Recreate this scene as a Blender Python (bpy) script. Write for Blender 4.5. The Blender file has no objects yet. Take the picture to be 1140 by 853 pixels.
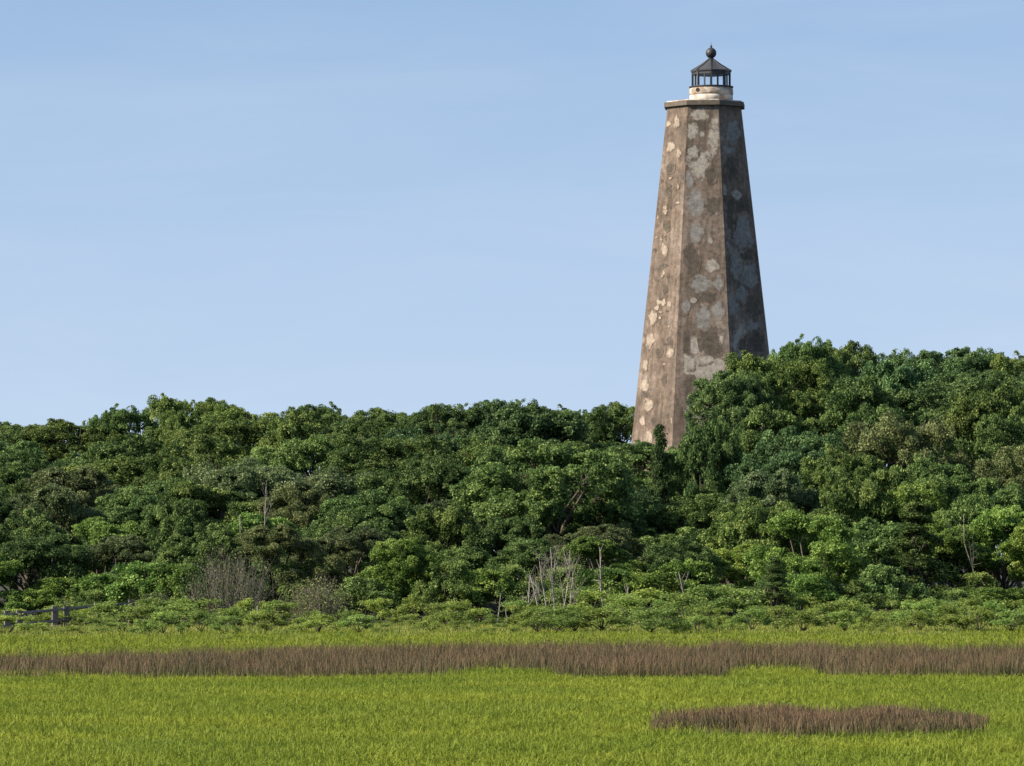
import bpy, math, random
import numpy as np
from mathutils import Matrix, Vector

C = bpy.context.scene.collection
SC = bpy.context.scene
R = math.radians

# ------------------------------------------------------------------ camera
F = 5400.0                 # focal length in photo pixels (photo 1140 x 853)
CAM = Vector((0, 0, 2.83))
PITCH, ROLL = math.atan2(630 - 426.5, F), R(-0.15)
ROT = Matrix.Rotation(math.pi / 2 + PITCH, 4, 'X') @ Matrix.Rotation(ROLL, 4, 'Z')
cd = bpy.data.cameras.new('camera')
cam = bpy.data.objects.new('camera', cd)
C.objects.link(cam)
cam.matrix_world = Matrix.Translation(CAM) @ ROT
cd.sensor_fit = 'HORIZONTAL'
cd.sensor_width = 36.0
cd.lens = 36.0 * F / 1140.0
cd.clip_start, cd.clip_end = 0.5, 8000
SC.camera = cam

# ------------------------------------------------------------------ sky, sun, exposure
SUN_AZ, SUN_EL = -74.0, 33.0       # azimuth from «towards the camera», negative = left
sv = Vector((math.sin(R(SUN_AZ)) * math.cos(R(SUN_EL)), -math.cos(R(SUN_AZ)) * math.cos(R(SUN_EL)), math.sin(R(SUN_EL))))
W = bpy.data.worlds.new('World')
SC.world = W
W.use_nodes = True
wn, wl = W.node_tree.nodes, W.node_tree.links
bg = wn['Background']
sky = wn.new('ShaderNodeTexSky')
sky.sky_type = 'NISHITA'
sky.sun_disc = False
sky.sun_elevation = R(SUN_EL)
sky.sun_rotation = math.atan2(sv.x, sv.y)
sky.altitude = 0
sky.air_density, sky.dust_density, sky.ozone_density = 1.0, 0.6, 3.0
tc = wn.new('ShaderNodeTexCoord')
lift = wn.new('ShaderNodeVectorMath'); lift.operation = 'ADD'
lift.inputs[1].default_value = (0, 0, 0.20)
nrm = wn.new('ShaderNodeVectorMath'); nrm.operation = 'NORMALIZE'
wl.new(tc.outputs['Generated'], lift.inputs[0]); wl.new(lift.outputs[0], nrm.inputs[0])
wl.new(nrm.outputs[0], sky.inputs['Vector'])
# thin high veil of cirrus
mp = wn.new('ShaderNodeMapping'); mp.inputs['Scale'].default_value = (3.2, 3.2, 17.0)
mp.inputs['Rotation'].default_value = (0, 0.12, 0)
nz = wn.new('ShaderNodeTexNoise'); nz.inputs['Scale'].default_value = 2.6; nz.inputs['Detail'].default_value = 6
nz.inputs['Roughness'].default_value = 0.6; nz.inputs['Distortion'].default_value = 0.6
rp = wn.new('ShaderNodeMapRange'); rp.inputs['From Min'].default_value = 0.40; rp.inputs['From Max'].default_value = 0.72
rp.inputs['To Min'].default_value = 0.0; rp.inputs['To Max'].default_value = 0.11
hz = wn.new('ShaderNodeSeparateXYZ')
hr = wn.new('ShaderNodeMapRange'); hr.inputs['From Min'].default_value = -0.01; hr.inputs['From Max'].default_value = 0.13
hr.inputs['To Min'].default_value = 0.80; hr.inputs['To Max'].default_value = 0.22
ad = wn.new('ShaderNodeMath'); ad.operation = 'ADD'; ad.use_clamp = True
mx = wn.new('ShaderNodeMix'); mx.data_type = 'RGBA'
mx.inputs['B'].default_value = (4.15, 4.72, 5.6, 1)
wl.new(tc.outputs['Generated'], mp.inputs['Vector']); wl.new(mp.outputs[0], nz.inputs['Vector'])
wl.new(nz.outputs['Fac'], rp.inputs['Value'])
wl.new(tc.outputs['Generated'], hz.inputs[0]); wl.new(hz.outputs['Z'], hr.inputs['Value'])
wl.new(rp.outputs[0], ad.inputs[0]); wl.new(hr.outputs[0], ad.inputs[1])
wl.new(ad.outputs[0], mx.inputs['Factor']); tint = wn.new('ShaderNodeMix'); tint.data_type = 'RGBA'; tint.blend_type = 'MULTIPLY'
tint.inputs['Factor'].default_value = 1.0; tint.inputs['B'].default_value = (0.97, 1.09, 1.10, 1)
wl.new(sky.outputs[0], tint.inputs['A']); wl.new(tint.outputs['Result'], mx.inputs['A'])
wl.new(mx.outputs['Result'], bg.inputs['Color'])
bg.inputs['Strength'].default_value = 0.085

sd = bpy.data.lights.new('sun', 'SUN')
sd.energy = 5.0
sd.angle = R(0.5)
sd.color = (1.0, 0.88, 0.70)
so = bpy.data.objects.new('sun', sd)
C.objects.link(so)
so.rotation_euler = sv.to_track_quat('Z', 'Y').to_euler()
so.location = (-60, 100, 80)

vs = SC.view_settings
vs.view_transform = 'Standard'
vs.look = 'None'
vs.exposure = 0.92
vs.gamma = 1.0
vs.use_curve_mapping = False

# ------------------------------------------------------------------ geometry helpers
def ray(u, v):
    return ROT.to_3x3() @ Vector(((u - 570) / F, (426.5 - v) / F, -1))
def at(u, v, d):
    r = ray(u, v)
    return CAM + r * (d / r.y)
def on_ground(u, v, z=0.0):
    r = ray(u, v)
    return CAM + r * ((z - CAM.z) / r.z)
def smooth(a, b, t):
    t = min(1, max(0, (t - a) / (b - a)))
    return t * t * (3 - 2 * t)
def gz(x, y):
    return 1.7 * smooth(222, 300, y) + (0.12 * math.sin(x * 0.31 + y * 0.2) * smooth(222, 240, y))

def mesh_np(name, verts, faces, mat=None, tint=None, hh=None, smooth_f=False):
    """verts (n,3); faces (m,k) ints"""
    verts = np.asarray(verts, np.float32); faces = np.asarray(faces, np.int32)
    me = bpy.data.meshes.new(name)
    m, k = faces.shape
    me.vertices.add(len(verts)); me.vertices.foreach_set('co', verts.ravel())
    me.loops.add(m * k); me.loops.foreach_set('vertex_index', faces.ravel())
    me.polygons.add(m)
    me.polygons.foreach_set('loop_start', np.arange(0, m * k, k, dtype=np.int32))
    if smooth_f:
        me.polygons.foreach_set('use_smooth', np.ones(m, bool))
    if tint is not None:
        a = me.attributes.new('tint', 'FLOAT', 'FACE'); a.data.foreach_set('value', np.asarray(tint, np.float32))
    if hh is not None:
        a = me.attributes.new('along', 'FLOAT', 'POINT'); a.data.foreach_set('value', np.asarray(hh, np.float32))
    me.update(calc_edges=True)
    if mat: me.materials.append(mat)
    return me

def link(name, me, parent=None):
    o = bpy.data.objects.new(name, me)
    C.objects.link(o)
    if parent is not None: o.parent = parent
    return o
def empty(name, loc, rz=0.0, sc=(1, 1, 1)):
    o = bpy.data.objects.new(name, None)
    C.objects.link(o)
    o.location = loc; o.rotation_euler = (0, 0, rz); o.scale = sc
    o.empty_display_size = 0.3
    return o
def tag(o, label, cat, group=None, kind=None):
    o['label'] = label; o['category'] = cat
    if group: o['group'] = group
    if kind: o['kind'] = kind
    return o

class MB:
    """collects polygons of any size"""
    def __init__(s): s.v = []; s.f = []; s.m = []
    def add(s, vs_, fs, mi=0):
        n = len(s.v); s.v += [tuple(p) for p in vs_]
        s.f += [tuple(i + n for i in f) for f in fs]; s.m += [mi] * len(fs)
    def box(s, c, size, rz=0.0, mi=0):
        cx, cy, cz = c; a, b, h = (q / 2 for q in size)
        co, si = math.cos(rz), math.sin(rz)
        p = [(cx + x * co - y * si, cy + x * si + y * co, cz + z) for z in (-h, h) for x, y in ((-a, -b), (a, -b), (a, b), (-a, b))]
        s.add(p, [(3, 2, 1, 0), (4, 5, 6, 7), (0, 1, 5, 4), (1, 2, 6, 5), (2, 3, 7, 6), (3, 0, 4, 7)], mi)
    def lathe(s, prof, n, c=(0, 0), a0=0.0, cap=True, mi=0):
        vs_ = [(c[0] + r * math.sin(a0 + 2 * math.pi * k / n), c[1] - r * math.cos(a0 + 2 * math.pi * k / n), z) for r, z in prof for k in range(n)]
        fs = [(i * n + k, i * n + (k + 1) % n, (i + 1) * n + (k + 1) % n, (i + 1) * n + k) for i in range(len(prof) - 1) for k in range(n)]
        if cap: fs += [tuple(range(n - 1, -1, -1)), tuple(range((len(prof) - 1) * n, len(prof) * n))]
        s.add(vs_, fs, mi)
    def bar(s, p, q, r, n=5, r2=None, mi=0):
        tube_into(s, [p, q], [r, r if r2 is None else r2], n, mi)
    def build(s, name, mats, parent=None, smooth_f=False):
        me = bpy.data.meshes.new(name)
        me.from_pydata(s.v, [], s.f)
        for m in (mats if isinstance(mats, (list, tuple)) else [mats]): me.materials.append(m)
        me.polygons.foreach_set('material_index', s.m)
        if smooth_f: me.polygons.foreach_set('use_smooth', [True] * len(s.f))
        me.update()
        return link(name, me, parent)

def tube_into(mb, pts, rad, n=5, mi=0):
    pts = [Vector(p) for p in pts]
    vs_ = []
    for i, p in enumerate(pts):
        d = (pts[min(i + 1, len(pts) - 1)] - pts[max(i - 1, 0)]).normalized()
        a = d.orthogonal().normalized() if abs(d.z) > 0.9 else d.cross(Vector((0, 0, 1))).normalized()
        if abs(d.z) > 0.9: a = (Vector((1, 0, 0)) - d * d.x).normalized()
        b = d.cross(a)
        for k in range(n):
            t = 2 * math.pi * k / n
            vs_.append(p + (a * math.cos(t) + b * math.sin(t)) * rad[i])
    fs = [(i * n + k, i * n + (k + 1) % n, (i + 1) * n + (k + 1) % n, (i + 1) * n + k) for i in range(len(pts) - 1) for k in range(n)]
    fs += [tuple(range(n - 1, -1, -1)), tuple(range((len(pts) - 1) * n, len(pts) * n))]
    mb.add(vs_, fs, mi)

# ------------------------------------------------------------------ materials
def newmat(name):
    m = bpy.data.materials.new(name); m.use_nodes = True
    nt = m.node_tree
    return m, nt.nodes, nt.links, nt.nodes['Principled BSDF'], nt.nodes['Material Output']
def ramp(n, stops):
    r = n.new('ShaderNodeValToRGB')
    while len(r.color_ramp.elements) < len(stops): r.color_ramp.elements.new(0.5)
    for e, (p, c) in zip(r.color_ramp.elements, stops): e.position = p; e.color = (*c, 1)
    return r
def noise(n, l, scale, detail=4, rough=0.55, vec=None):
    t = n.new('ShaderNodeTexNoise'); t.inputs['Scale'].default_value = scale
    t.inputs['Detail'].default_value = detail; t.inputs['Roughness'].default_value = rough
    if vec is not None: l.new(vec, t.inputs['Vector'])
    return t
def mixc(n, l, fac, a, b, mode='MIX'):
    m = n.new('ShaderNodeMix'); m.data_type = 'RGBA'; m.blend_type = mode
    for sock, v in (('Factor', fac), ('A', a), ('B', b)):
        if isinstance(v, bpy.types.NodeSocket): l.new(v, m.inputs[sock])
        elif sock == 'Factor': m.inputs[sock].default_value = v
        else: m.inputs[sock].default_value = (*v, 1)
    return m.outputs['Result']
def rough_mat(name, c1, c2, scale, rough=0.85, bump=0.0, c3=None, scale3=1.0):
    m, n, l, p, o = newmat(name)
    tcn = n.new('ShaderNodeTexCoord')
    t = noise(n, l, scale, 6, 0.65, tcn.outputs['Object'])
    r = ramp(n, [(0.3, c1), (0.7, c2)]); l.new(t.outputs['Fac'], r.inputs[0])
    col = r.outputs[0]
    if c3:
        t3 = noise(n, l, scale3, 4, 0.6, tcn.outputs['Object'])
        r3 = ramp(n, [(0.45, (0, 0, 0)), (0.62, (1, 1, 1))]); l.new(t3.outputs['Fac'], r3.inputs[0])
        col = mixc(n, l, r3.outputs[0], col, c3)
    l.new(col, p.inputs['Base Color'])
    p.inputs['Roughness'].default_value = rough
    if bump:
        b = n.new('ShaderNodeBump'); b.inputs['Strength'].default_value = bump; b.inputs['Distance'].default_value = 0.05
        l.new(t.outputs['Fac'], b.inputs['Height']); l.new(b.outputs[0], p.inputs['Normal'])
    return m
def leaf_mat(name, dark, mid, light, trans=0.28, vary=0.25, rough=0.6, spec=0.16):
    """dark/mid/light vary leaf to leaf, with highlights and crown-core shade put into them; per-plant tone from object random"""
    m, n, l, p, o = newmat(name)
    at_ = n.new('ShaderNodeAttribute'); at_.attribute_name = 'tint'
    r = ramp(n, [(0.05, dark), (0.5, mid), (0.95, light)]); l.new(at_.outputs['Fac'], r.inputs[0])  # light stop raised as painted highlights on the foliage
    oi = n.new('ShaderNodeObjectInfo')
    mr = n.new('ShaderNodeMapRange'); mr.inputs['To Min'].default_value = 1 - vary; mr.inputs['To Max'].default_value = 1 + vary
    l.new(oi.outputs['Random'], mr.inputs['Value'])
    cx = n.new('ShaderNodeVectorMath'); cx.operation = 'SCALE'
    l.new(r.outputs[0], cx.inputs[0]); l.new(mr.outputs[0], cx.inputs['Scale'])
    fr = n.new('ShaderNodeMath'); fr.operation = 'MULTIPLY'; fr.inputs[1].default_value = 7.31; l.new(oi.outputs['Random'], fr.inputs[0])
    ff = n.new('ShaderNodeMath'); ff.operation = 'FRACT'; l.new(fr.outputs[0], ff.inputs[0])
    hue = ramp(n, [(0.0, (0.98, 1.02, 1.0)), (0.5, (1.10, 1.05, 0.95)), (1.0, (1.25, 1.09, 0.88))]); l.new(ff.outputs[0], hue.inputs[0])
    cm = n.new('ShaderNodeVectorMath'); cm.operation = 'MULTIPLY'; l.new(cx.outputs[0], cm.inputs[0]); l.new(hue.outputs[0], cm.inputs[1]); cx = cm
    l.new(cx.outputs[0], p.inputs['Base Color'])
    p.inputs['Roughness'].default_value = rough
    p.inputs['Specular IOR Level'].default_value = spec
    tr = n.new('ShaderNodeBsdfTranslucent'); l.new(cx.outputs[0], tr.inputs['Color'])
    ms = n.new('ShaderNodeMixShader'); ms.inputs[0].default_value = trans
    l.new(p.outputs[0], ms.inputs[1]); l.new(tr.outputs[0], ms.inputs[2]); l.new(ms.outputs[0], o.inputs[0])
    return m
def blade_mat(name, base, tip, alt, trans=0.3, wscale=0.12, patch=None, pos=(0.15, 0.75)):
    m, n, l, p, o = newmat(name)
    a1 = n.new('ShaderNodeAttribute'); a1.attribute_name = 'along'
    a2 = n.new('ShaderNodeAttribute'); a2.attribute_name = 'tint'
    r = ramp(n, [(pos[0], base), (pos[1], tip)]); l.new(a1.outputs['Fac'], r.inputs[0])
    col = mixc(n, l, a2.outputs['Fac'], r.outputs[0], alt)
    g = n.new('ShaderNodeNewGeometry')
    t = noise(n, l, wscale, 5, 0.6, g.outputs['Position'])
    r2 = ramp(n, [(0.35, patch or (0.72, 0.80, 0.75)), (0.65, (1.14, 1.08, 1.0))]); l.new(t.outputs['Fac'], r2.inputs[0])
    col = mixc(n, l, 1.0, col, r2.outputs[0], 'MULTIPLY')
    l.new(col, p.inputs['Base Color']); p.inputs['Roughness'].default_value = 0.6
    p.inputs['Specular IOR Level'].default_value = 0.2
    tr = n.new('ShaderNodeBsdfTranslucent'); l.new(col, tr.inputs['Color'])
    ms = n.new('ShaderNodeMixShader'); ms.inputs[0].default_value = trans
    l.new(p.outputs[0], ms.inputs[1]); l.new(tr.outputs[0], ms.inputs[2]); l.new(ms.outputs[0], o.inputs[0])
    return m

M = {}
M['oak'] = leaf_mat('oak_leaves', (0.032, 0.071, 0.023), (0.088, 0.155, 0.046), (0.252, 0.353, 0.122), trans=0.36)
M['deep'] = leaf_mat('deep_leaves', (0.025, 0.060, 0.025), (0.068, 0.128, 0.049), (0.198, 0.300, 0.116), trans=0.34)
M['fresh'] = leaf_mat('fresh_leaves', (0.043, 0.096, 0.021), (0.108, 0.194, 0.042), (0.296, 0.412, 0.116), trans=0.38)
M['olive'] = leaf_mat('olive_leaves', (0.040, 0.067, 0.028), (0.088, 0.130, 0.054), (0.223, 0.273, 0.137), trans=0.34)
M['cedar'] = leaf_mat('cedar_needles', (0.025, 0.052, 0.017), (0.053, 0.092, 0.027), (0.123, 0.180, 0.059), trans=0.18)
M['elder'] = leaf_mat('marsh_elder_leaves', (0.105, 0.178, 0.036), (0.200, 0.300, 0.072), (0.34, 0.43, 0.14), trans=0.42, vary=0.25)
M['bark'] = rough_mat('bark', (0.045, 0.036, 0.028), (0.12, 0.10, 0.08), 6, 0.95, 0.5)
M['deadwood'] = rough_mat('bleached_wood', (0.11, 0.10, 0.085), (0.32, 0.295, 0.255), 5, 0.9, 0.4)
M['twig'] = rough_mat('grey_twigs', (0.10, 0.083, 0.066), (0.215, 0.185, 0.152), 3, 0.95)
M['timber'] = rough_mat('weathered_timber', (0.06, 0.053, 0.045), (0.18, 0.16, 0.14), 4, 0.9, 0.3)

# ------------------------------------------------------------------ ground
gm, n, l, p, o = newmat('marsh_ground')
g = n.new('ShaderNodeNewGeometry')
sx = n.new('ShaderNodeSeparateXYZ'); l.new(g.outputs['Position'], sx.inputs[0])
t = noise(n, l, 0.35, 8, 0.7, g.outputs['Position'])
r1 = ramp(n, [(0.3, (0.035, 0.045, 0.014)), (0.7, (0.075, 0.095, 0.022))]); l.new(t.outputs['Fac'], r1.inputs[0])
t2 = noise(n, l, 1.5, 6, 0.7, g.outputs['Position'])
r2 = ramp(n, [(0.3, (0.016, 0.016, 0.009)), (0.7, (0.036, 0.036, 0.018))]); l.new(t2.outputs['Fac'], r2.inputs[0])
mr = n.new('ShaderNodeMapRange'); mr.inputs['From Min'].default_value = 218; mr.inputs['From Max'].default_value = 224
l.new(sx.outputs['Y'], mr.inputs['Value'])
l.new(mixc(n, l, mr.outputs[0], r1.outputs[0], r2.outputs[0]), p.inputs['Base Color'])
p.inputs['Roughness'].default_value = 0.95
xs = [-2500, -800, -300, -120] + [x * 5.0 for x in range(-14, 15)] + [120, 300, 800, 2500]
ys = [-300, -50, 0, 40, 80, 120, 160, 190, 210] + [220 + 4 * k for k in range(24)] + [340, 400, 600, 1200, 4000]
gv = [(x, y, gz(x, y)) for y in ys for x in xs]
nx = len(xs)
gf = [(j * nx + i, j * nx + i + 1, (j + 1) * nx + i + 1, (j + 1) * nx + i) for j in range(len(ys) - 1) for i in range(nx - 1)]
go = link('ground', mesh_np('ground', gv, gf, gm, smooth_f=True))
go['kind'] = 'structure'

# ------------------------------------------------------------------ lighthouse
TD, PX = 300.0, F / 300.0          # distance, photo pixels per metre there
base = at(786.5, 650, TD)
TX, TY = base.x, base.y
TZ0 = gz(TX, TY)
zz = lambda v: at(785, v, TD).z
VA = [R(-72 + 45 * k) for k in range(8)]
ZT = zz(121)
def RR(z): return 2.45 + 0.1175 * (ZT - z)
def octp(r, z): return [(r * math.sin(a), -r * math.cos(a), z) for a in VA]

def stucco(name='weathered_stucco', pc=None):
    m, n, l, p, o = newmat(name)
    tcn = n.new('ShaderNodeTexCoord'); V = tcn.outputs['Object']
    big = noise(n, l, 0.45, 7, 0.62, V)
    fine = noise(n, l, 3.4, 8, 0.78, V)
    mid = noise(n, l, 1.6, 6, 0.65, V)
    r = ramp(n, [(0.32, (0.095, 0.075, 0.060)), (0.5, (0.160, 0.124, 0.100)), (0.68, (0.235, 0.19, 0.16))]); l.new(big.outputs['Fac'], r.inputs[0])
    rf = ramp(n, [(0.30, (0.45, 0.43, 0.42)), (0.5, (1, 1, 1)), (0.70, (1.5, 1.45, 1.4))]); l.new(fine.outputs['Fac'], rf.inputs[0])
    col = mixc(n, l, 1.0, r.outputs[0], rf.outputs[0], 'MULTIPLY')
    rb = ramp(n, [(0.52, (0, 0, 0)), (0.56, (1, 1, 1))]); l.new(mid.outputs['Fac'], rb.inputs[0])
    k = n.new('ShaderNodeMath'); k.operation = 'MULTIPLY'; k.inputs[1].default_value = 0.4
    l.new(rb.outputs[0], k.inputs[0])
    col = mixc(n, l, k.outputs[0], col, (0.115, 0.10, 0.088))
    # rain streaks running down the wall
    mpn = n.new('ShaderNodeMapping'); mpn.inputs['Scale'].default_value = (1.6, 1.6, 0.10); l.new(V, mpn.inputs['Vector'])
    st = noise(n, l, 2.4, 5, 0.6, mpn.outputs[0])
    rs = ramp(n, [(0.38, (0.66, 0.66, 0.66)), (0.58, (1.06, 1.06, 1.06))]); l.new(st.outputs['Fac'], rs.inputs[0])
    col = mixc(n, l, 0.8, col, rs.outputs[0], 'MULTIPLY')
    if pc:
        ae = n.new('ShaderNodeAttribute'); ae.attribute_name = 'edge'
        pn = noise(n, l, 2.6, 8, 0.68, V)
        m1 = n.new('ShaderNodeMath'); m1.operation = 'MULTIPLY_ADD'; m1.inputs[1].default_value = 2.2; m1.inputs[2].default_value = -1.1
        l.new(pn.outputs['Fac'], m1.inputs[0])
        m2 = n.new('ShaderNodeMath'); m2.operation = 'ADD'; l.new(m1.outputs[0], m2.inputs[0]); l.new(ae.outputs['Fac'], m2.inputs[1])
        m3 = n.new('ShaderNodeMapRange'); m3.inputs['From Min'].default_value = 0.08; m3.inputs['From Max'].default_value = 0.36
        m3.inputs['To Max'].default_value = 0.85
        l.new(m2.outputs[0], m3.inputs['Value'])
        pcol = mixc(n, l, 1.0, pc, rf.outputs[0], 'MULTIPLY')
        col = mixc(n, l, m3.outputs[0], col, pcol)
    l.new(col, p.inputs['Base Color']); p.inputs['Roughness'].default_value = 0.95
    p.inputs['Specular IOR Level'].default_value = 0.15
    b = n.new('ShaderNodeBump'); b.inputs['Strength'].default_value = 0.55; b.inputs['Distance'].default_value = 0.06
    l.new(fine.outputs['Fac'], b.inputs['Height']); l.new(b.outputs[0], p.inputs['Normal'])
    return m
st_wall = stucco()
st_light = stucco('pale_stucco_patch', (0.30, 0.28, 0.245))
st_cream = stucco('cream_stucco_patch', (0.31, 0.262, 0.215))
st_dark = stucco('dark_stucco_patch', (0.075, 0.064, 0.053))
st_blue = stucco('grey_stucco_patch', (0.20, 0.195, 0.188))
MATS = [st_wall, st_light, st_cream, st_dark, st_blue]

LH = empty('lighthouse', (TX, TY, TZ0))
tag(LH, 'tall tapering octagonal stone lighthouse with patchy stucco rising above the trees', 'lighthouse')
mb = MB()
NZ = 14
Z0 = TZ0 - 0.4
lv = [Z0 + (ZT - Z0) * k / NZ for k in range(NZ + 1)]
allv = [q for z in lv for q in octp(RR(z), z - TZ0)]
fs = [(i * 8 + k, i * 8 + (k + 1) % 8, (i + 1) * 8 + (k + 1) % 8, (i + 1) * 8 + k) for i in range(NZ) for k in range(8)]
fs += [tuple(range(NZ * 8, NZ * 8 + 8))]
mb.add(allv, fs, 0)
prng = random.Random(5)
def face_xy(face, u, z, off):
    a, b = VA[face], VA[face + 1]
    r = RR(z)
    pa = Vector((r * math.sin(a), -r * math.cos(a), z - TZ0)); pb = Vector((r * math.sin(b), -r * math.cos(b), z - TZ0))
    m_ = (a + b) / 2
    nn = Vector((math.sin(m_), -math.cos(m_), 0.1)).normalized()
    return pa.lerp(pb, u) + nn * off
layer = [0]; EDGE = []
def patch(face, px, py, wx, hy, mi, rough=0.25):
    """an irregular patch of stucco, in photo pixels on one wall face"""
    layer[0] += 1
    off = 0.003 + 0.00025 * layer[0]
    if face == 0: wx *= 0.8; hy *= 0.8
    ph = [prng.uniform(0, 6.28) for _ in range(6)]
    am = [prng.uniform(0.4, 1) * rough / (1 + 0.5 * q) for q in range(6)]
    out = []
    K = 30
    for k in range(K):
        t = 2 * math.pi * k / K
        r = 1 + sum(a_ * math.sin((q + 1.0) * t + f_) for q, (a_, f_) in enumerate(zip(am, ph))) * 0.6
        r = max(0.35, r)
        v = py + hy * 1.3 * r * math.sin(t)
        x = px + wx * 1.3 * r * math.cos(t)
        z = zz(v)
        cx = 786.3 + (zz(400) - z) * -0.05
        xa, xb = cx + PX * RR(z) * math.sin(VA[face]), cx + PX * RR(z) * math.sin(VA[face + 1])
        u = min(0.985, max(0.015, (x - xa) / (xb - xa)))
        out.append(face_xy(face, u, min(z, ZT - 0.05), off))
    cen = sum((Vector(q) for q in out), Vector()) / K
    EDGE.append((len(mb.v), len(out)))
    mb.add([cen] + out, [(0, (k + 1) % K + 1, k + 1) for k in range(K)], mi)
Ft, Ct, Rt = 0, 1, 2
for q in [(Ct, 784, 142, 13, 13, 3), (Ct, 770, 151, 6, 9, 1), (Ct, 780, 132, 8, 6, 1), (Ct, 782, 153, 3, 3, 1), (Ct, 795, 158, 6, 15, 1), (Ct, 797, 142, 4, 6, 1),
          (Ct, 778, 183, 12, 17, 1), (Ct, 772, 173, 6, 8, 1), (Ct, 792, 299, 7, 7, 1), (Ct, 790, 271, 2.5, 3, 1), (Ct, 772, 387, 7, 10, 1), (Ct, 790, 416, 24, 16, 1),
          (Ct, 789, 384, 13, 15, 3), (Ct, 801, 381, 2, 4, 1), (Ct, 781, 357, 8, 12, 4), (Ct, 762, 385, 4, 13, 3), (Ct, 766, 436, 7, 12, 3), (Ct, 797, 350, 6, 10, 4),
          (Ct, 775, 230, 9, 14, 4), (Ct, 795, 235, 8, 10, 3), (Ct, 770, 290, 8, 16, 3), (Ct, 778, 320, 10, 9, 4), (Ct, 771, 338, 3, 3, 1), (Ct, 768, 470, 8, 9, 4),
          (Ct, 786, 455, 20, 20, 4), (Ct, 776, 262, 7, 10, 4), (Ct, 793, 200, 6, 8, 3), (Ct, 783, 405, 8, 5, 1), (Ct, 765, 408, 6, 9, 1), (Ct, 788, 335, 8, 7, 3), (Ct, 768, 205, 4, 9, 4), (Ct, 799, 320, 5, 9, 4), (Ct, 762, 345, 4, 8, 4),
          (Rt, 812, 170, 7, 9, 4), (Rt, 830, 285, 7, 8, 3), (Rt, 814, 275, 6, 9, 4), (Rt, 838, 365, 8, 7, 4), (Rt, 814, 345, 6, 12, 4), (Rt, 825, 235, 7, 8, 3),
          (Rt, 806, 216, 2.5, 6, 1), (Rt, 820, 221, 5, 5, 1), (Rt, 828, 263, 13, 18, 4), (Rt, 834, 308, 10, 13, 4), (Rt, 818, 299, 6, 15, 4), (Rt, 822, 381, 8, 15, 1), (Rt, 826, 386, 5, 9, 3),
          (Rt, 836, 345, 12, 12, 3), (Rt, 840, 385, 9, 12, 3), (Rt, 815, 190, 8, 12, 3), (Rt, 818, 150, 7, 13, 4), (Rt, 812, 245, 6, 16, 3), (Rt, 824, 330, 6, 9, 4)]:
    patch(*q)
for q in [(749, 165, 5, 6), (745, 140, 4, 4), (757, 173, 3, 6), (738, 166, 2, 3), (727, 357, 5, 8), (724, 381, 5, 9), (737, 338, 5, 5), (745, 341, 2, 4), (745, 396, 4, 7), (717, 430, 5, 8), (722, 451, 5, 8),
          (719, 408, 3, 7), (740, 280, 4, 8), (739, 305, 2, 5), (731, 345, 3, 3), (715, 470, 3, 6), (747, 470, 3, 5), (749, 450, 2, 4), (722, 488, 4, 7), (755, 140, 3, 8), (742, 235, 3, 5)]:
    patch(Ft, *q, 2, 0.35)
for q in [(745, 383, 4, 6), (720, 441, 6, 4), (743, 255, 4, 8), (736, 300, 3, 6), (733, 395, 4, 5), (745, 215, 4, 9), (737, 425, 4, 6), (748, 190, 5, 8), (728, 470, 5, 5), (740, 325, 3, 5)]:
    patch(Ft, *q, 3, 0.4)
for k in range(26):
    v = prng.uniform(200, 490); x0 = 741 - (v - 121) * .093; patch(Ft, x0 + prng.uniform(4, 28), v, prng.uniform(1, 2.2), prng.uniform(1, 3.2), prng.choice((2, 2, 3)), 0.4)
tw = mb.build('tower_wall', MATS, LH)
ea = tw.data.attributes.new('edge', 'FLOAT', 'POINT')
for i, _n in EDGE: ea.data[i].value = 1.0

st_corn = rough_mat('cornice_stone', (0.075, 0.06, 0.048), (0.14, 0.115, 0.092), 4, 0.9, 0.4)
st_white = rough_mat('worn_whitewash', (0.45, 0.42, 0.37), (0.66, 0.62, 0.56), 3, 0.9, 0.3, (0.26, 0.19, 0.14), 1.5)
brick = rough_mat('bare_brick', (0.17, 0.125, 0.095), (0.34, 0.27, 0.21), 6, 0.9, 0.4, (0.42, 0.39, 0.34), 1.8)
iron = rough_mat('black_iron', (0.014, 0.014, 0.017), (0.035, 0.035, 0.04), 4, 0.55, 0.1)
roofm = rough_mat('roof_sheet', (0.030, 0.032, 0.036), (0.065, 0.066, 0.07), 2, 0.5, 0.1)
hole_shade = rough_mat('vent_shade', (0.006, 0.006, 0.006), (0.012, 0.012, 0.012), 3, 0.9)  # near-black colour stands in for the shade inside the vent
glass, n, l, p, o = newmat('lantern_glass')
tb = n.new('ShaderNodeBsdfTransparent'); tb.inputs[0].default_value = (0.96, 0.98, 0.99, 1)
gl = n.new('ShaderNodeBsdfGlossy'); gl.inputs['Roughness'].default_value = 0.03
ms = n.new('ShaderNodeMixShader'); ms.inputs[0].default_value = 0.07
l.new(tb.outputs[0], ms.inputs[1]); l.new(gl.outputs[0], ms.inputs[2]); l.new(ms.outputs[0], o.inputs[0])

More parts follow.
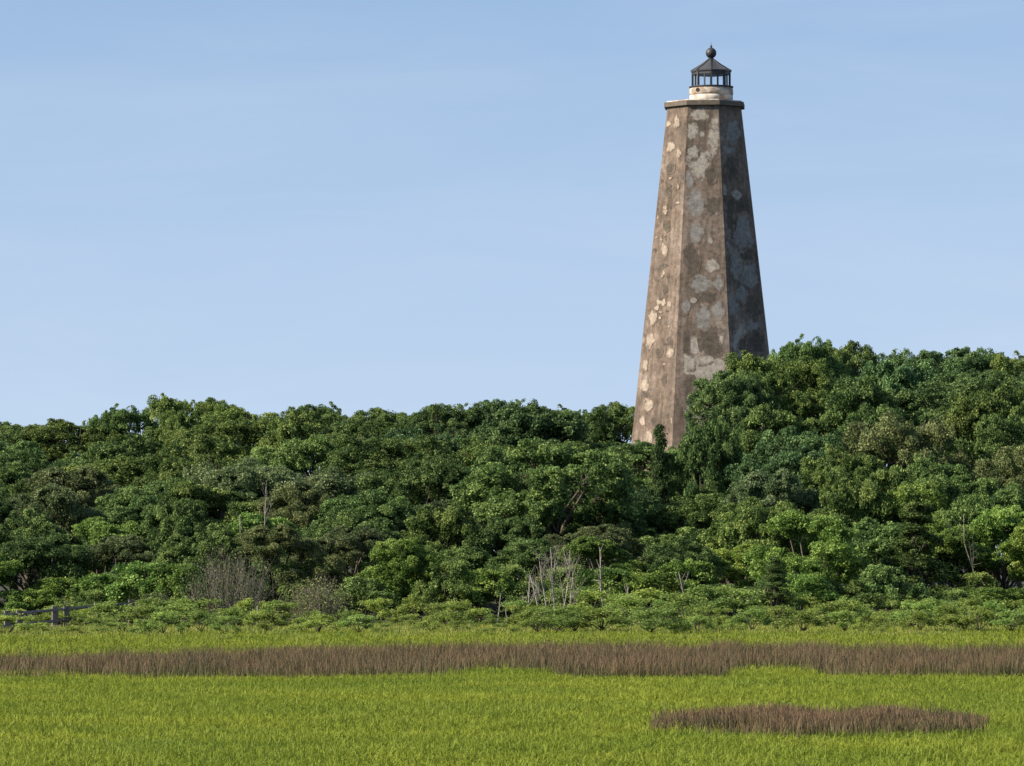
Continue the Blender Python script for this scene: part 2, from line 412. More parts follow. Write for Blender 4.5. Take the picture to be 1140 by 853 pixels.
zl = lambda v: zz(v) - TZ0
def oct_ring(prof, a0=VA[0]):
    b = MB(); b.lathe(prof, 8, (0, 0), a0); return b
zt = ZT - TZ0
oct_ring([(2.49, zt - 0.01), (2.58, zt + 0.005), (2.66, zt + 0.02), (2.66, zt + 0.285), (2.645, zt + 0.31)]).build('cornice', st_corn, LH)
oct_ring([(2.52, zt + 0.312), (2.50, zt + 0.38), (2.3, zt + 0.40)]).build('parapet_slab', st_white, LH)
LX, LY = 0.42, 0.0
zb = zt + 0.402
ztop = zl(98.3)
b = MB(); b.lathe([(1.36, zb), (1.34, zb + 0.3), (1.335, zl(106.5))], 40, (LX, LY)); b.build('drum_base', st_white, LH, True)
b = MB(); b.lathe([(1.342, zl(106.5) + 0.002), (1.37, zl(104)), (1.345, zl(99.2)), (1.30, ztop)], 40, (LX, LY)); drum = b.build('drum', brick, LH, True)
b = MB()
va = R(-40)
nv = Vector((math.sin(va), -math.cos(va), 0)); c0 = Vector((LX, LY, zl(101.8))) + nv * 1.36
tube_into(b, [c0 - nv * 0.1, c0 + nv * 0.035], [0.13, 0.13], 14); b.build('vent_shade_plug', hole_shade, drum)  # solid dark plug on the drum, painted as the vent's shaded inside
b = MB(); b.lathe([(1.36, ztop + 0.002), (1.38, ztop + 0.05), (1.38, ztop + 0.09), (1.2, ztop + 0.10)], 40, (LX, LY)); b.build('drum_rim', iron, LH)
gb, gt = ztop + 0.102, zl(80.5)
RL = 1.15
for k in range(8):
    a = R(-2 + 45 * k); a2 = R(-2 + 45 * (k + 1))
    q1 = Vector((LX + RL * math.sin(a), LY - RL * math.cos(a), 0)); q2 = Vector((LX + RL * math.sin(a2), LY - RL * math.cos(a2), 0))
    b = MB(); b.box((q1.x, q1.y, (gb + gt) / 2), (0.13, 0.13, gt - gb), a); b.build('corner_post', iron, LH)
    mq = (q1 + q2) / 2; b = MB(); b.box((mq.x, mq.y, (gb + gt) / 2), (0.075, 0.07, gt - gb - 0.004), (a + a2) / 2); b.build('mullion', iron, LH)
    d = (q2 - q1).normalized() * 0.07
    inn = Vector((LX, LY, 0)); s_ = 0.995
    w1, w2 = inn + (q1 + d - inn) * s_, inn + (q2 - d - inn) * s_
    b = MB(); b.add([(w1.x, w1.y, gb), (w2.x, w2.y, gb), (w2.x, w2.y, gt - 0.17), (w1.x, w1.y, gt - 0.17)], [(0, 1, 2, 3)])
    b.build('window_pane', glass, LH)
b = MB()
b.lathe([(RL + 0.05, gt - 0.175), (RL + 0.05, gt), (RL - 0.06, gt), (RL - 0.06, gt - 0.175), (RL + 0.05, gt - 0.175)], 8, (LX, LY), R(-2), cap=False)
b.build('lintel_band', iron, LH)
b = MB()
zap = zl(66.0)
b.lathe([(1.26, gt + 0.003), (1.28, gt + 0.08), (1.20, gt + 0.12), (0.62, gt + (zap - gt) * 0.58), (0.16, zap)], 8, (LX, LY), R(-2)); rf = b.build('roof', roofm, LH)
b = MB()
for k in range(8):
    a = R(-2 + 45 * k)
    f_ = lambda r, z: (LX + r * math.sin(a), LY - r * math.cos(a), z)
    tube_into(b, [f_(1.27, gt + 0.09), f_(1.20, gt + 0.135), f_(0.62, gt + (zap - gt) * 0.58 + 0.012), f_(0.16, zap + 0.01)], [0.028] * 4, 5)
b.build('roof_rib', iron, rf)
b = MB()
prof = [(0.19, zap + 0.002), (0.13, zap + 0.10), (0.12, zap + 0.13)]
zc = zl(59.2); rb_ = 0.335
prof += [(rb_ * math.sin(R(t)), zc - rb_ * math.cos(R(t))) for t in range(24, 176, 12)]
prof += [(0.07, zc + rb_ + 0.02), (0.085, zc + rb_ + 0.09), (0.03, zc + rb_ + 0.16), (0.012, zc + rb_ + 0.2), (0.008, zl(47))]
b.lathe(prof, 24, (LX, LY)); b.build('ball_finial', iron, LH, True)

# ------------------------------------------------------------------ foliage builders
def unit(rng, n_):
    v = rng.normal(size=(n_, 3)); return v / np.linalg.norm(v, axis=1, keepdims=True)
def leaf_quads(rng, c, nrm_, ln, wd):
    n_ = len(c)
    r = unit(rng, n_)
    a = np.cross(nrm_, r); a /= np.linalg.norm(a, axis=1, keepdims=True) + 1e-9
    b_ = np.cross(nrm_, a)
    ln = ln[:, None]; wd = wd[:, None]
    bend = nrm_ * (wd * 0.35)
    v = np.stack([c - a * ln, c + b_ * wd + bend, c + a * ln, c - b_ * wd + bend], 1).reshape(-1, 3)
    f = np.arange(n_ * 4).reshape(-1, 4)
    return v, f
def crown(seed, Wd, z0, z1, lobes=9, puffs=16, leaves=900, size=0.060, puff_r=(0.15, 0.50), flat=0.85, core=7000, name='crown', mat=None, shape='dome', lobe_r=(0.09, 0.22)):
    rng = np.random.default_rng(seed)
    cz = z0 + (z1 - z0) * 0.42
    cs, ns, ln, tn = [], [], [], []
    lob = []
    for k in range(lobes):
        if shape == 'cone':
            h = (k + 0.6) / lobes; a = k * 2.4 + rng.uniform(-.4, .4)
            rr_ = Wd / 2 * (1 - h) * 0.62
            c = np.array([rr_ * math.cos(a), rr_ * math.sin(a), z0 + (z1 - z0) * (0.06 + 0.90 * h)])
            r = max(0.22, Wd * 0.26 * (1.12 - h))
        else:
            el = math.asin(rng.uniform(-0.25, 0.97)) if k else 1.2
            a = k * 2.39996 + rng.uniform(-0.5, 0.5)
            rr_ = rng.uniform(0.68, 0.84)
            r = Wd * rng.uniform(*lobe_r)
            c = np.array([Wd / 2 * rr_ * math.cos(el) * math.cos(a), Wd / 2 * rr_ * math.cos(el) * math.sin(a), cz + (math.sin(el) * ((z1 - cz) - r * 0.95) if el > 0 else math.sin(el) * (cz - z0))])
        lob.append((c, r))
        lv3 = np.array([rng.uniform(0.9, 1.5), rng.uniform(0.9, 1.5), rng.uniform(0.65, 1.0)]) if shape == 'dome' and Wd > 3.5 else np.array([1, 1, 0.95])
        d = unit(rng, puffs * 3)
        out = np.array([c[0], c[1], (c[2] - cz) + Wd * 0.2]); out = out / (np.linalg.norm(out) + 1e-6)
        sc_ = d @ out * 0.7 + d[:, 2] * 0.15 + rng.uniform(-0.6, 0.6, len(d))
        d = d[np.argsort(-sc_)[:puffs]]
        for q in d:
            pr = rng.uniform(*puff_r)
            pc = c + q * r * lv3 * rng.uniform(0.7, 1.12) * (1.18 if pr < 0.26 else 1.0)
            n_ = int(leaves * (pr / 0.5) ** 2 * rng.uniform(0.7, 1.2))
            e = unit(rng, n_)
            e[:, 2] = np.where(e[:, 2] < -0.6, -e[:, 2], e[:, 2])
            pos = pc + e * np.array([pr, pr, pr * flat]) * rng.uniform(0.55, 1.12, (n_, 1))
            nn = e * 0.38 + np.array([0, 0, 0.14]) + rng.normal(size=(n_, 3)) * 0.5
            nn /= np.linalg.norm(nn, axis=1, keepdims=True)
            cs.append(pos); ns.append(nn); ln.append(size * rng.uniform(0.6, 1.25, n_))
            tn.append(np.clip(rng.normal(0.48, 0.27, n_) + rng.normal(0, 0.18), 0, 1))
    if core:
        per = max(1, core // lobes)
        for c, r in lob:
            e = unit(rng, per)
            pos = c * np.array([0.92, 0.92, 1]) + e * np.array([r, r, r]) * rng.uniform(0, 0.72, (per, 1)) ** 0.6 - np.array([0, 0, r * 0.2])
            cs.append(pos); ns.append(unit(rng, per)); ln.append(size * rng.uniform(1.0, 1.7, per)); tn.append(np.clip(rng.normal(0.35, 0.18, per), 0, 1))  # inner leaves tinted darker, painting shade into the crown core
    c = np.concatenate(cs); nn = np.concatenate(ns); s_ = np.concatenate(ln); tt = np.concatenate(tn)
    w3 = np.sin(c[:, 0] * 6.1 + 1.7 * np.sin(c[:, 1] * 4.3)) + np.sin(c[:, 1] * 5.7 + 1.5 * np.sin(c[:, 2] * 5.1)) + np.sin(c[:, 2] * 7.9 + 1.6 * np.sin(c[:, 0] * 4.7))
    kk = w3 + rng.normal(0, 0.35, len(c)) > -0.5
    c, nn, s_, tt = c[kk], nn[kk], s_[kk], tt[kk]
    v, f = leaf_quads(rng, c, nn, s_, s_ * 0.56)
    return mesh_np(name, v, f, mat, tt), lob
def trunk_mesh(seed, lob, z0, zc, rad, mat, name='trunk', stems=1):
    rg = random.Random(seed)
    mb = MB()
    fork = Vector((rg.uniform(-.2, .2), rg.uniform(-.2, .2), z0))
    tube_into(mb, [(0, 0, -0.4), (rg.uniform(-.08, .08), rg.uniform(-.08, .08), z0 * 0.5), fork], [rad * 1.25, rad, rad * 0.8], 8)
    for c, r in lob:
        e = Vector(c)
        m_ = fork.lerp(e, 0.5) + Vector((rg.uniform(-.3, .3), rg.uniform(-.3, .3), rg.uniform(-.1, .3)))
        tube_into(mb, [fork - Vector((0, 0, 0.1)), m_, e], [rad * 0.5, rad * 0.33, rad * 0.1], 6)
        for _ in range(4):
            d = Vector((rg.gauss(0, 1), rg.gauss(0, 1), rg.gauss(0.4, 0.6))).normalized() * r * 0.9
            tube_into(mb, [m_.lerp(e, rg.uniform(.4, .95)), e + d * 0.5, e + d], [rad * 0.16, rad * 0.1, rad * 0.04], 4)
    me = bpy.data.meshes.new(name); me.from_pydata(mb.v, [], mb.f); me.materials.append(mat)
    me.polygons.foreach_set('use_smooth', [True] * len(mb.f)); me.update()
    return me

PROTO = {}
def proto(key, seed, Wd, H, z0, mat, rad=0.22, **kw):
    cm, lob = crown(seed, Wd, z0, H, mat=M[mat], **kw)
    tm = trunk_mesh(seed, lob, max(0.5, z0 * 0.9 + 0.3), H * 0.5, rad, M['bark'])
    z = np.empty(len(cm.vertices) * 3, np.float32); cm.vertices.foreach_get('co', z); z = z.reshape(-1, 3)
    PROTO[key] = (cm, tm, float(np.percentile(z[:, 0], 98.5) - np.percentile(z[:, 0], 1.5)), float(np.percentile(z[:, 2], 99.7)))
for k in range(4): proto('oak%d' % k, 11 + k, 6.6, 8.0, 2.2, 'oak', lobes=19, puffs=18)
for k in range(3): proto('deep%d' % k, 31 + k, 6.2, 8.0, 2.4, 'deep', lobes=19, puffs=18)
for k in range(3): proto('talloak%d' % k, 131 + k, 7.2, 12.0, 6.6, 'oak' if k else 'deep', lobes=18, puffs=18, rad=0.26)
for k in range(3): proto('lowoak%d' % k, 141 + k, 5.4, 5.4, 0.6, 'oak', lobes=15, puffs=16, rad=0.18)
for k in range(3): proto('fresh%d' % k, 51 + k, 5.0, 6.0, 0.9, 'fresh', lobes=13, puffs=13, rad=0.14, puff_r=(0.28, 0.5))
for k in range(3): proto('olive%d' % k, 71 + k, 5.4, 6.5, 1.0, 'olive', lobes=14, puffs=12, size=0.050, leaves=950, rad=0.16, puff_r=(0.28, 0.5), flat=0.8)
for k in range(2): proto('cedar%d' % k, 91 + k, 2.6, 6.5, 0.5, 'cedar', lobes=16, puffs=11, size=0.048, leaves=700, shape='cone', rad=0.14, puff_r=(0.2, 0.36), flat=0.9, core=2500)
for k in range(4): proto('elder%d' % k, 111 + k, 1.5, 1.9, 0.15, 'elder', lobes=9, puffs=8, size=0.042, leaves=420, rad=0.035, puff_r=(0.10, 0.24), flat=1.3, core=500)
for k in range(2): proto('under%d' % k, 121 + k, 3.0, 2.6, 0.25, 'fresh' if k else 'oak', lobes=9, puffs=11, size=0.052, leaves=600, rad=0.06, puff_r=(0.2, 0.36), flat=0.75, core=900)

TREES = []
NAMES = {'talloak': ('oak_tree', 'tree'), 'lowoak': ('oak_tree', 'tree'), 'oak': ('oak_tree', 'tree'), 'deep': ('oak_tree', 'tree'), 'fresh': ('myrtle_tree', 'tree'), 'olive': ('holly_tree', 'tree'), 'cedar': ('cedar_tree', 'tree'), 'elder': ('marsh_shrub', 'shrub'), 'under': ('bush', 'bush')}
def plant(key, x, top, wpx, d, base_z=None, rz=None, rg=random):
    cm, tm, pw, phh = PROTO[key]
    kind = key.rstrip('0123456789')
    pt = at(x, 660, d); gx = pt.x
    z0 = gz(gx, d) if base_z is None else base_z
    h = at(x, top, d).z - z0
    w = wpx * d / F
    r_ = rg.uniform(0, 6.28) if rz is None else rz
    e = empty(NAMES[kind][0], (gx, d, z0 - 0.02), r_, (w / pw, w / pw, h / phh))
    link('crown', cm, e); link('trunk' if kind not in ('elder', 'under') else 'stem', tm, e)
    return e

# ------------------------------------------------------------------ the forest
SKX = [-200, 0, 40, 75, 110, 125, 160, 215, 260, 300, 345, 400, 420, 455, 485, 510, 545, 580, 620, 660, 700, 712, 760, 772, 800, 830, 860, 885, 905, 960, 1000, 1050, 1100, 1140, 1320]
SKY_ = [470, 468, 463, 475, 480, 463, 458, 446, 455, 453, 452, 458, 455, 468, 458, 450, 442, 450, 452, 450, 450, 492, 492, 468, 428, 408, 402, 388, 381, 383, 390, 397, 392, 400, 400]
def skyline(x): return float(np.interp(x, SKX, SKY_))
rg = random.Random(77)
ROWS = [  # distance, fraction of the way from the marsh edge up to the skyline, spacing px, kinds, row phrase
    (228, 0.40, 78, ['fresh', 'olive', 'lowoak', 'fresh', 'lowoak'], 'in the front row'),
    (236, 0.53, 84, ['lowoak', 'fresh', 'olive', 'lowoak'], 'in the second row'),
    (245, 0.65, 90, ['oak', 'oak', 'olive', 'fresh'], 'in the third row'),
    (255, 0.76, 104, ['oak', 'deep', 'oak', 'olive'], 'in the fourth row'),
    (266, 0.86, 108, ['oak', 'deep', 'talloak', 'oak'], 'in the fifth row'),
    (279, 0.94, 104, ['talloak', 'oak', 'deep', 'talloak'], 'just below the skyline'),
    (310, 1.00, 66, ['talloak'], 'on the skyline'),
]
BASEY = 690
recs = []
for ri, (d, t_, step, kinds, phrase) in enumerate(ROWS):
    x = -70 + rg.uniform(0, step * 0.6)
    i = 0
    while x < 1225:
        w = step * rg.uniform(1.2, 1.55) * (1.25 if ri == 6 else 1)
        sk = max(skyline(x + q * w) for q in (-0.42, -0.2, 0, 0.2, 0.42)) if d < 298 else min(skyline(x + q) for q in (-14, 0, 14))
        dd = d + rg.uniform(-3.5, 3.5)
        if d >= 298 and x > 690:
            dd = 290 + rg.uniform(-3, 3)
            if x < 872:
                x += 40; continue
        top = BASEY + (sk - BASEY) * t_ + rg.uniform(-13, 13) * (1 if t_ < 0.99 else 0.35)
        kd = rg.choice(kinds)
        nk = {'oak': 4, 'deep': 3, 'fresh': 3, 'olive': 3, 'talloak': 3, 'lowoak': 3}[kd]
        recs.append([kd, kd + str(rg.randrange(nk)), x, top, w, dd, ri, phrase])
        x += step * rg.uniform(0.8, 1.2)
# trees one can pick out in the photograph
EXTRA = [('talloak', 'talloak2', 689, 449, 92, 312, 6, 'domed oak on the skyline touching the sunlit edge of the lighthouse'),
         ('oak', 'oak1', 612, 492, 185, 243, 2, 'broad dark domed oak standing above the pale dead trees'),
         ('talloak', 'talloak1', 862, 396, 140, 272, 5, 'tall billowing oak hiding the lighthouse foot on its right'),
         ('talloak', 'talloak0', 816, 414, 92, 268, 5, 'dense oak covering the shaded base of the lighthouse'),
         ('cedar', 'cedar0', 735, 474, 44, 258, 4, 'dark pointed cedar standing before the sunlit face of the lighthouse'),
         ('cedar', 'cedar1', 486, 452, 30, 300, 6, 'small dark pointed cedar sticking up from the skyline beside a taller oak'),
         ('cedar', 'cedar0', 862, 620, 50, 219, 0, 'small dark narrow cedar standing alone at the marsh edge below the oaks'),
         ('cedar', 'cedar1', 1020, 560, 80, 226, 0, 'tall dark cedar with a ragged cone at the right marsh edge'),
         ('oak', 'oak3', 786, 470, 84, 258, 4, 'rounded oak crown directly below the shaded lighthouse face'),
         ('fresh', 'fresh1', 446, 600, 90, 224, 0, 'bright green leafy tree reaching the ground between grey thickets and dead trees')]
for e in EXTRA:
    recs.append([e[0], e[1], e[2], e[3], e[4], e[5], e[6], None, e[7]])

# nearest things to the forest edge, used to say where a tree stands
ZONES = [(-400, 45, 'beyond the near end of the wooden walkway'), (45, 100, 'behind the middle of the wooden walkway'), (100, 165, 'behind the far end of the wooden walkway'),
         (165, 225, 'between walkway and large grey thicket'), (225, 300, 'directly behind the large grey thicket'), (300, 385, 'behind the small grey thicket'),
         (385, 445, 'just right of the small grey thicket'), (445, 520, 'midway between small thicket and dead trees'), (520, 590, 'just left of the pale dead trees'),
         (590, 640, 'behind the forked dead tree'), (640, 700, 'behind the slim dead snag'), (700, 765, 'below the sunlit face of the lighthouse'),
         (765, 830, 'below the shaded face of the lighthouse'), (830, 900, 'just right of the lighthouse'), (900, 985, 'well right of the lighthouse'),
         (985, 1065, 'behind the tall cedar at right'), (1065, 1130, 'between tall cedar and right edge'), (1130, 2000, 'at the right edge of the forest')]
def zone(x): return next(s for a, b_, s in ZONES if a <= x < b_)
ADJ = {'talloak': 'tall domed oak', 'lowoak': 'low spreading oak', 'oak': 'rounded green oak', 'deep': 'dense deep green oak', 'fresh': 'bright green leafy tree', 'olive': 'dull olive green tree', 'cedar': 'dark cedar'}
ORD = ['first', 'second', 'third', 'fourth', 'fifth', 'sixth', 'seventh', 'eighth']
buckets = {}
for r_ in recs:
    if r_[7]: buckets.setdefault((ADJ[r_[0]], r_[7], zone(r_[2])), []).append(r_)
lab = {}
for (a, ph, zn), rs_ in buckets.items():
    rs_.sort(key=lambda q: q[2])
    for i, q in enumerate(rs_):
        s = '' if len(rs_) == 1 else (['left ', 'right '][i] if len(rs_) == 2 else ['left ', 'middle ', 'right '][min(i, 2)])
        lab[id(q)] = f'{s}{a} {ph}, {zn}'
for r_ in recs:
    kd, key, x, top, w, d = r_[:6]
    e = plant(key, x, top, w, d, rg=rg)
    tag(e, lab[id(r_)] if r_[7] else r_[8], 'tree', 'trees of the coastal forest' if kd != 'cedar' else 'cedars among the oaks')

# low bushes closing the foot of the forest
BX = []
x = -60
while x < 1210:
    if not (205 < x < 300 or 318 < x < 392):
        BX.append(x)
    x += rg.uniform(22, 38)
bz = {}
for x in BX: bz.setdefault(zone(x), []).append(x)
for zn, xs_ in bz.items():
    for i, x in enumerate(xs_):
        e = plant('under%d' % rg.randrange(2), x, rg.uniform(622, 660), rg.uniform(58, 90), 223.5 + rg.uniform(-1.8, 3.0), rg=rg)
        o_ = '' if len(xs_) == 1 else ORD[i] + ' '
        tag(e, f'{o_}low green forest-foot bush ' + ('' if len(xs_) == 1 else 'from left ') + zn, 'bush', 'low bushes along the forest foot')

# marsh shrubs
SH = []
for (v, hgt, step, d0) in ((694, 666, 23, 216), (697, 671, 22, 209), (704, 681, 23, 194)):
    x = -40
    while x < 1185:
        hh = rg.uniform(0.5, 1.65)
        dense = 1 if (x < 310 or x > 560) else 0.75
        px = rg.uniform(26, 36) * hh * dense
        SH.append((x, hgt - (hh - 1) * 20 + (12 if x < 152 else (0 if x > 560 else 5)) + rg.uniform(-2, 2) + (1 - dense) * 20, px * rg.uniform(0.95, 1.6), d0 + rg.uniform(-5, 4), 'rear' if d0 > 212 else ('middle' if d0 > 204 else 'front')))
        x += step * rg.uniform(0.7, 1.25) + (rg.uniform(8, 30) if rg.random() < 0.22 else 0)
bz = {}
for q in SH: bz.setdefault((zone(q[0]).replace('behind', 'before').replace('beyond', 'before'), q[4]), []).append(q)
for (zn, fr), qs in bz.items():
    for i, q in enumerate(qs):
        e = plant('elder%d' % rg.randrange(4), q[0], q[1], q[2], q[3], rg=rg)
        o_ = '' if len(qs) == 1 else ORD[i] + ' '
        tag(e, f'{o_}pale {fr}-line marsh shrub ' + ('' if len(qs) == 1 else 'from left, ') + zn, 'shrub', 'marsh shrubs along the forest edge')

# ------------------------------------------------------------------ dead trees and bare thickets
def branch(mb, rg, p, d, ln, r, depth, n=5, spread=0.6, up=0.25, kids=(3, 5), kl=1.0):
    pts, rad = [Vector(p)], [r]
    q = Vector(p); dd = Vector(d).normalized()
    for k in range(4):
        dd = (dd + Vector((rg.gauss(0, .12), rg.gauss(0, .12), rg.gauss(up * 0.2, .08)))).normalized()
        q = q + dd * ln / 4; pts.append(q.copy()); rad.append(r * (1 - 0.78 * (k + 1) / 4))
    tube_into(mb, pts, rad, n)
    if depth:
        for _ in range(rg.randint(*kids)):
            i = rg.choice((1, 2, 2, 3, 3))
            s = pts[i].lerp(pts[i + 1], rg.random())
            nd = (dd + Vector((rg.gauss(0, spread), rg.gauss(0, spread), rg.gauss(up, spread * 0.6)))).normalized()
            branch(mb, rg, s, nd, ln * rg.uniform(0.35, 0.62) * (1.2 - 0.26 * i) * kl, rad[i] * 0.55, depth - 1, 4, spread, up, kids, kl)
def dead(name, x, d, top, seed, stems, label, base_r=0.09, depth=2, spread=0.55, mat='deadwood', cat='dead tree', lean=0.15, z_off=0, kids=(3, 5), group='dead trees in the forest edge', kl=1.0):
    rg = random.Random(seed)
    pt = at(x, 660, d); z0 = gz(pt.x, d)
    H = at(x, top, d).z - z0
    e = empty(name, (pt.x, d, z0))
    for sx_, hf, lx in stems:
        b = MB()
        branch(b, rg, (sx_, rg.uniform(-.15, .15), -0.15), (lx * 0.7, rg.uniform(-lean, lean), 1), H * hf, base_r * (0.6 + 0.4 * hf), depth, 6, spread, 0.2, kids, kl)
        b.build('stem' if len(stems) > 1 else 'trunk', M[mat], e, True)
    return tag(e, label, cat, group)
dead('dead_tree', 618, 218, 600, 3, [(0.0, 1.0, 0.12), (-0.3, .85, -0.14), (0.3, .92, 0.16), (-0.5, .68, -0.34), (0.55, .78, 0.2)], 'pale forked dead tree with many bare stems in front of dark oaks', 0.052, kids=(7, 10))
dead('dead_tree', 588, 217, 640, 4, [(0, 1.0, 0.06), (-0.1, .7, -0.4)], 'thin bleached dead stem left of the forked dead tree', 0.06)
dead('dead_tree', 671, 219, 613, 5, [(0, 1.05, 0.02)], 'slim upright dead snag with short side stubs right of the forked dead tree', 0.075, 1, 0.9, kids=(12, 16), kl=0.45)
dead('dead_tree', 712, 220, 650, 6, [(0, 1.0, -0.35), (0.15, .8, 0.4)], 'short pale dead trunk leaning left below the lighthouse', 0.07)
dead('dead_tree', 552, 219, 655, 8, [(0, 1.0, 0.02), (.4, .6, .1)], 'small grey dead sapling low among the shrubs, leftmost of the dead stems', 0.04, 1)
dead('dead_tree', 281, 226.5, 536, 9, [(0, 1.0, 0.04), (-.3, .8, -.12)], 'tall bare dead tree above the large grey thicket, half buried in leaves', 0.06, 2, 0.6, kids=(9, 12), kl=0.5)
dead('dead_tree', 1092, 226, 566, 10, [(0, 1.0, 0.05)], 'slender dead tree with grey limbs near the right edge', 0.04, 2, 0.7, kids=(6, 8), kl=0.8)
dead('dead_tree', 767, 222, 632, 12, [(0, 1.0, -0.2), (.2, .7, .3)], 'short twisted dead limbs under the shaded face of the lighthouse', 0.06)
dead('stump', 288, 212, 672, 13, [(0, 1.05, 0.0)], 'short whitish broken stump between the two grey thickets', 0.11, 0, cat='stump', group=None)

def thicket(x, d, top, wpx, seed, n_, label):
    rg = random.Random(seed)
    pt = at(x, 660, d); z0 = gz(pt.x, d); H = at(x, top, d).z - z0; hw = wpx * d / F / 2
    e = empty('bare_thicket', (pt.x, d, z0))
    b = MB()
    for k in range(n_):
        a = rg.uniform(0, 6.28); rr_ = rg.random() ** 0.5
        bx, by = hw * 0.5 * rr_ * math.cos(a), hw * 0.5 * rr_ * math.sin(a)
        ln = H * (1.02 - 0.42 * rr_ ** 2) * rg.uniform(0.72, 1.04)
        branch(b, rg, (bx, by, -0.05), (math.cos(a) * rr_ * hw * 0.55 / H, math.sin(a) * rr_ * hw * 0.55 / H, 1), ln, rg.uniform(0.014, 0.026), 2, 4, 0.5, 0.3, (3, 5))
    b.build('twigs', M['twig'], e, True)
    # sparse old leaves hanging on
    rn = np.random.default_rng(seed)
    N = 3600
    u = unit(rn, N); rad = rn.random((N, 1)) ** 0.4
    c = u * rad * np.array([hw, hw * 0.8, H * 0.48]) + np.array([0, 0, H * 0.5])
    s = rn.uniform(0.03, 0.07, N)
    v, f = leaf_quads(rn, c, unit(rn, N), s, s * 0.5)
    link('leaves', mesh_np('leaves', v, f, M['olive'], rn.random(N)), e)
    return tag(e, label, 'thicket', 'bare grey thickets at the forest edge')
thicket(256, 216, 606, 120, 21, 85, 'large bare grey brown thicket of twigs at the forest edge')
thicket(352, 214, 640, 84, 22, 80, 'small bare grey brown twiggy thicket right of the white stump')
thicket(172, 219, 658, 44, 23, 22, 'little brownish twig thicket just right of the wooden walkway')

# ------------------------------------------------------------------ wooden walkway at left
wk_pts = [(8, 680, 204), (61, 675, 211), (108, 671, 217), (146, 668, 222), (-60, 688, 196)]
wk_pts.sort()
P0 = at(8, 681, 204)
WK = empty('wooden_walkway', (P0.x, P0.y, 0))
tag(WK, 'weathered grey wooden walkway on posts running into the marsh shrubs', 'walkway')
off = Vector((P0.x, P0.y, 0))
tops = [at(*q) - off for q in wk_pts]
side = Vector((0.42, 0.9, 0))
for q in tops:
    for s_ in (0, 1):
        c = q + side * s_
        b = MB(); b.box((c.x, c.y, (c.z - 0.3) / 2), (0.24, 0.24, c.z + 0.3), 0.3); b.build('post', M['timber'], WK)
for s_ in (0, 1):
    for dz, th in ((-0.14, 0.055), (-0.62, 0.05)):
        b = MB()
        for a, c in zip(tops[:-1], tops[1:]):
            pa, pb = a + side * s_ + Vector((0, -0.13, dz)), c + side * s_ + Vector((0, -0.13, dz))
            tube_into(b, [pa, pb], [th * 0.75, th * 0.75], 4)
        b.build('rail', M['timber'], WK)
b = MB()
for a, c in zip(tops[:-1], tops[1:]):
    nb = 16
    for k in range(nb):
        m_ = a.lerp(c, (k + .5) / nb) + side * 0.5
        ang = math.atan2(side.y, side.x)
        b.box((m_.x, m_.y, m_.z - 0.85), (0.9, (c - a).length / nb * 0.9, 0.04), ang)
b.build('deck', M['timber'], WK)

# ------------------------------------------------------------------ grasses
def vnoise(rng, x, y, sc, seed):
    """cheap smooth value noise"""
    r_ = np.random.default_rng(seed); T = r_.random((64, 64))
    u, v = x / sc, y / sc
    i, j = np.floor(u).astype(int), np.floor(v).astype(int); fu, fv = u - i, v - j
    fu = fu * fu * (3 - 2 * fu); fv = fv * fv * (3 - 2 * fv)
    g_ = lambda a, b_: T[a % 64, b_ % 64]
    return (g_(i, j) * (1 - fu) + g_(i + 1, j) * fu) * (1 - fv) + (g_(i, j + 1) * (1 - fu) + g_(i + 1, j + 1) * fu) * fv
def blades(rng, x, y, h, w, lean, tint):
    n_ = len(x)
    a = rng.uniform(0, 2 * np.pi, n_); fa = rng.uniform(0, 2 * np.pi, n_)
    lx, ly = np.cos(a) * lean * h, np.sin(a) * lean * h
    wx, wy = np.cos(fa) * w, np.sin(fa) * w
    z = np.zeros(n_)
    b1 = np.stack([x - wx, y - wy, z], 1); b2 = np.stack([x + wx, y + wy, z], 1)
    m1 = np.stack([x + lx * .3 - wx * .8, y + ly * .3 - wy * .8, h * .62], 1); m2 = np.stack([x + lx * .3 + wx * .8, y + ly * .3 + wy * .8, h * .62], 1)
    t1 = np.stack([x + lx - wx * .2, y + ly - wy * .2, h * (1 - 0.25 * np.minimum(lean, 1))], 1); t2 = np.stack([x + lx + wx * .2, y + ly + wy * .2, h * (1 - 0.25 * np.minimum(lean, 1))], 1)
    v = np.stack([b1, b2, m1, m2, t1, t2], 1).reshape(-1, 3)
    k = np.arange(n_)[:, None] * 6
    f = np.concatenate([k + np.array([[0, 1, 3, 2]]), k + np.array([[2, 3, 5, 4]])], 0)
    hh = np.tile(np.array([0, 0, .6, .6, 1, 1], np.float32), n_)
    return v, f, np.concatenate([tint, tint]), hh
def scatter(rng, n_, d0, d1, margin=1.25, pw=1.0, wide=7.0):
    """ground points inside the seen wedge plus a margin, from distance d0 to d1"""
    y = d0 + (d1 - d0) * rng.random(n_) ** pw
    half = y * 570 / F * margin + wide
    return rng.uniform(-1, 1, n_) * half, y
def pix(x, y):
    """photo pixel of a ground point (flat z = 0)"""
    p_ = np.stack([x - CAM.x, y - CAM.y, np.full_like(x, 0.17 - CAM.z)], 1)
    Rm = np.array(ROT.to_3x3())
    q = p_ @ Rm
    return 570 + F * q[:, 0] / -q[:, 2], 426.5 - F * q[:, 1] / -q[:, 2]
rng = np.random.default_rng(4)
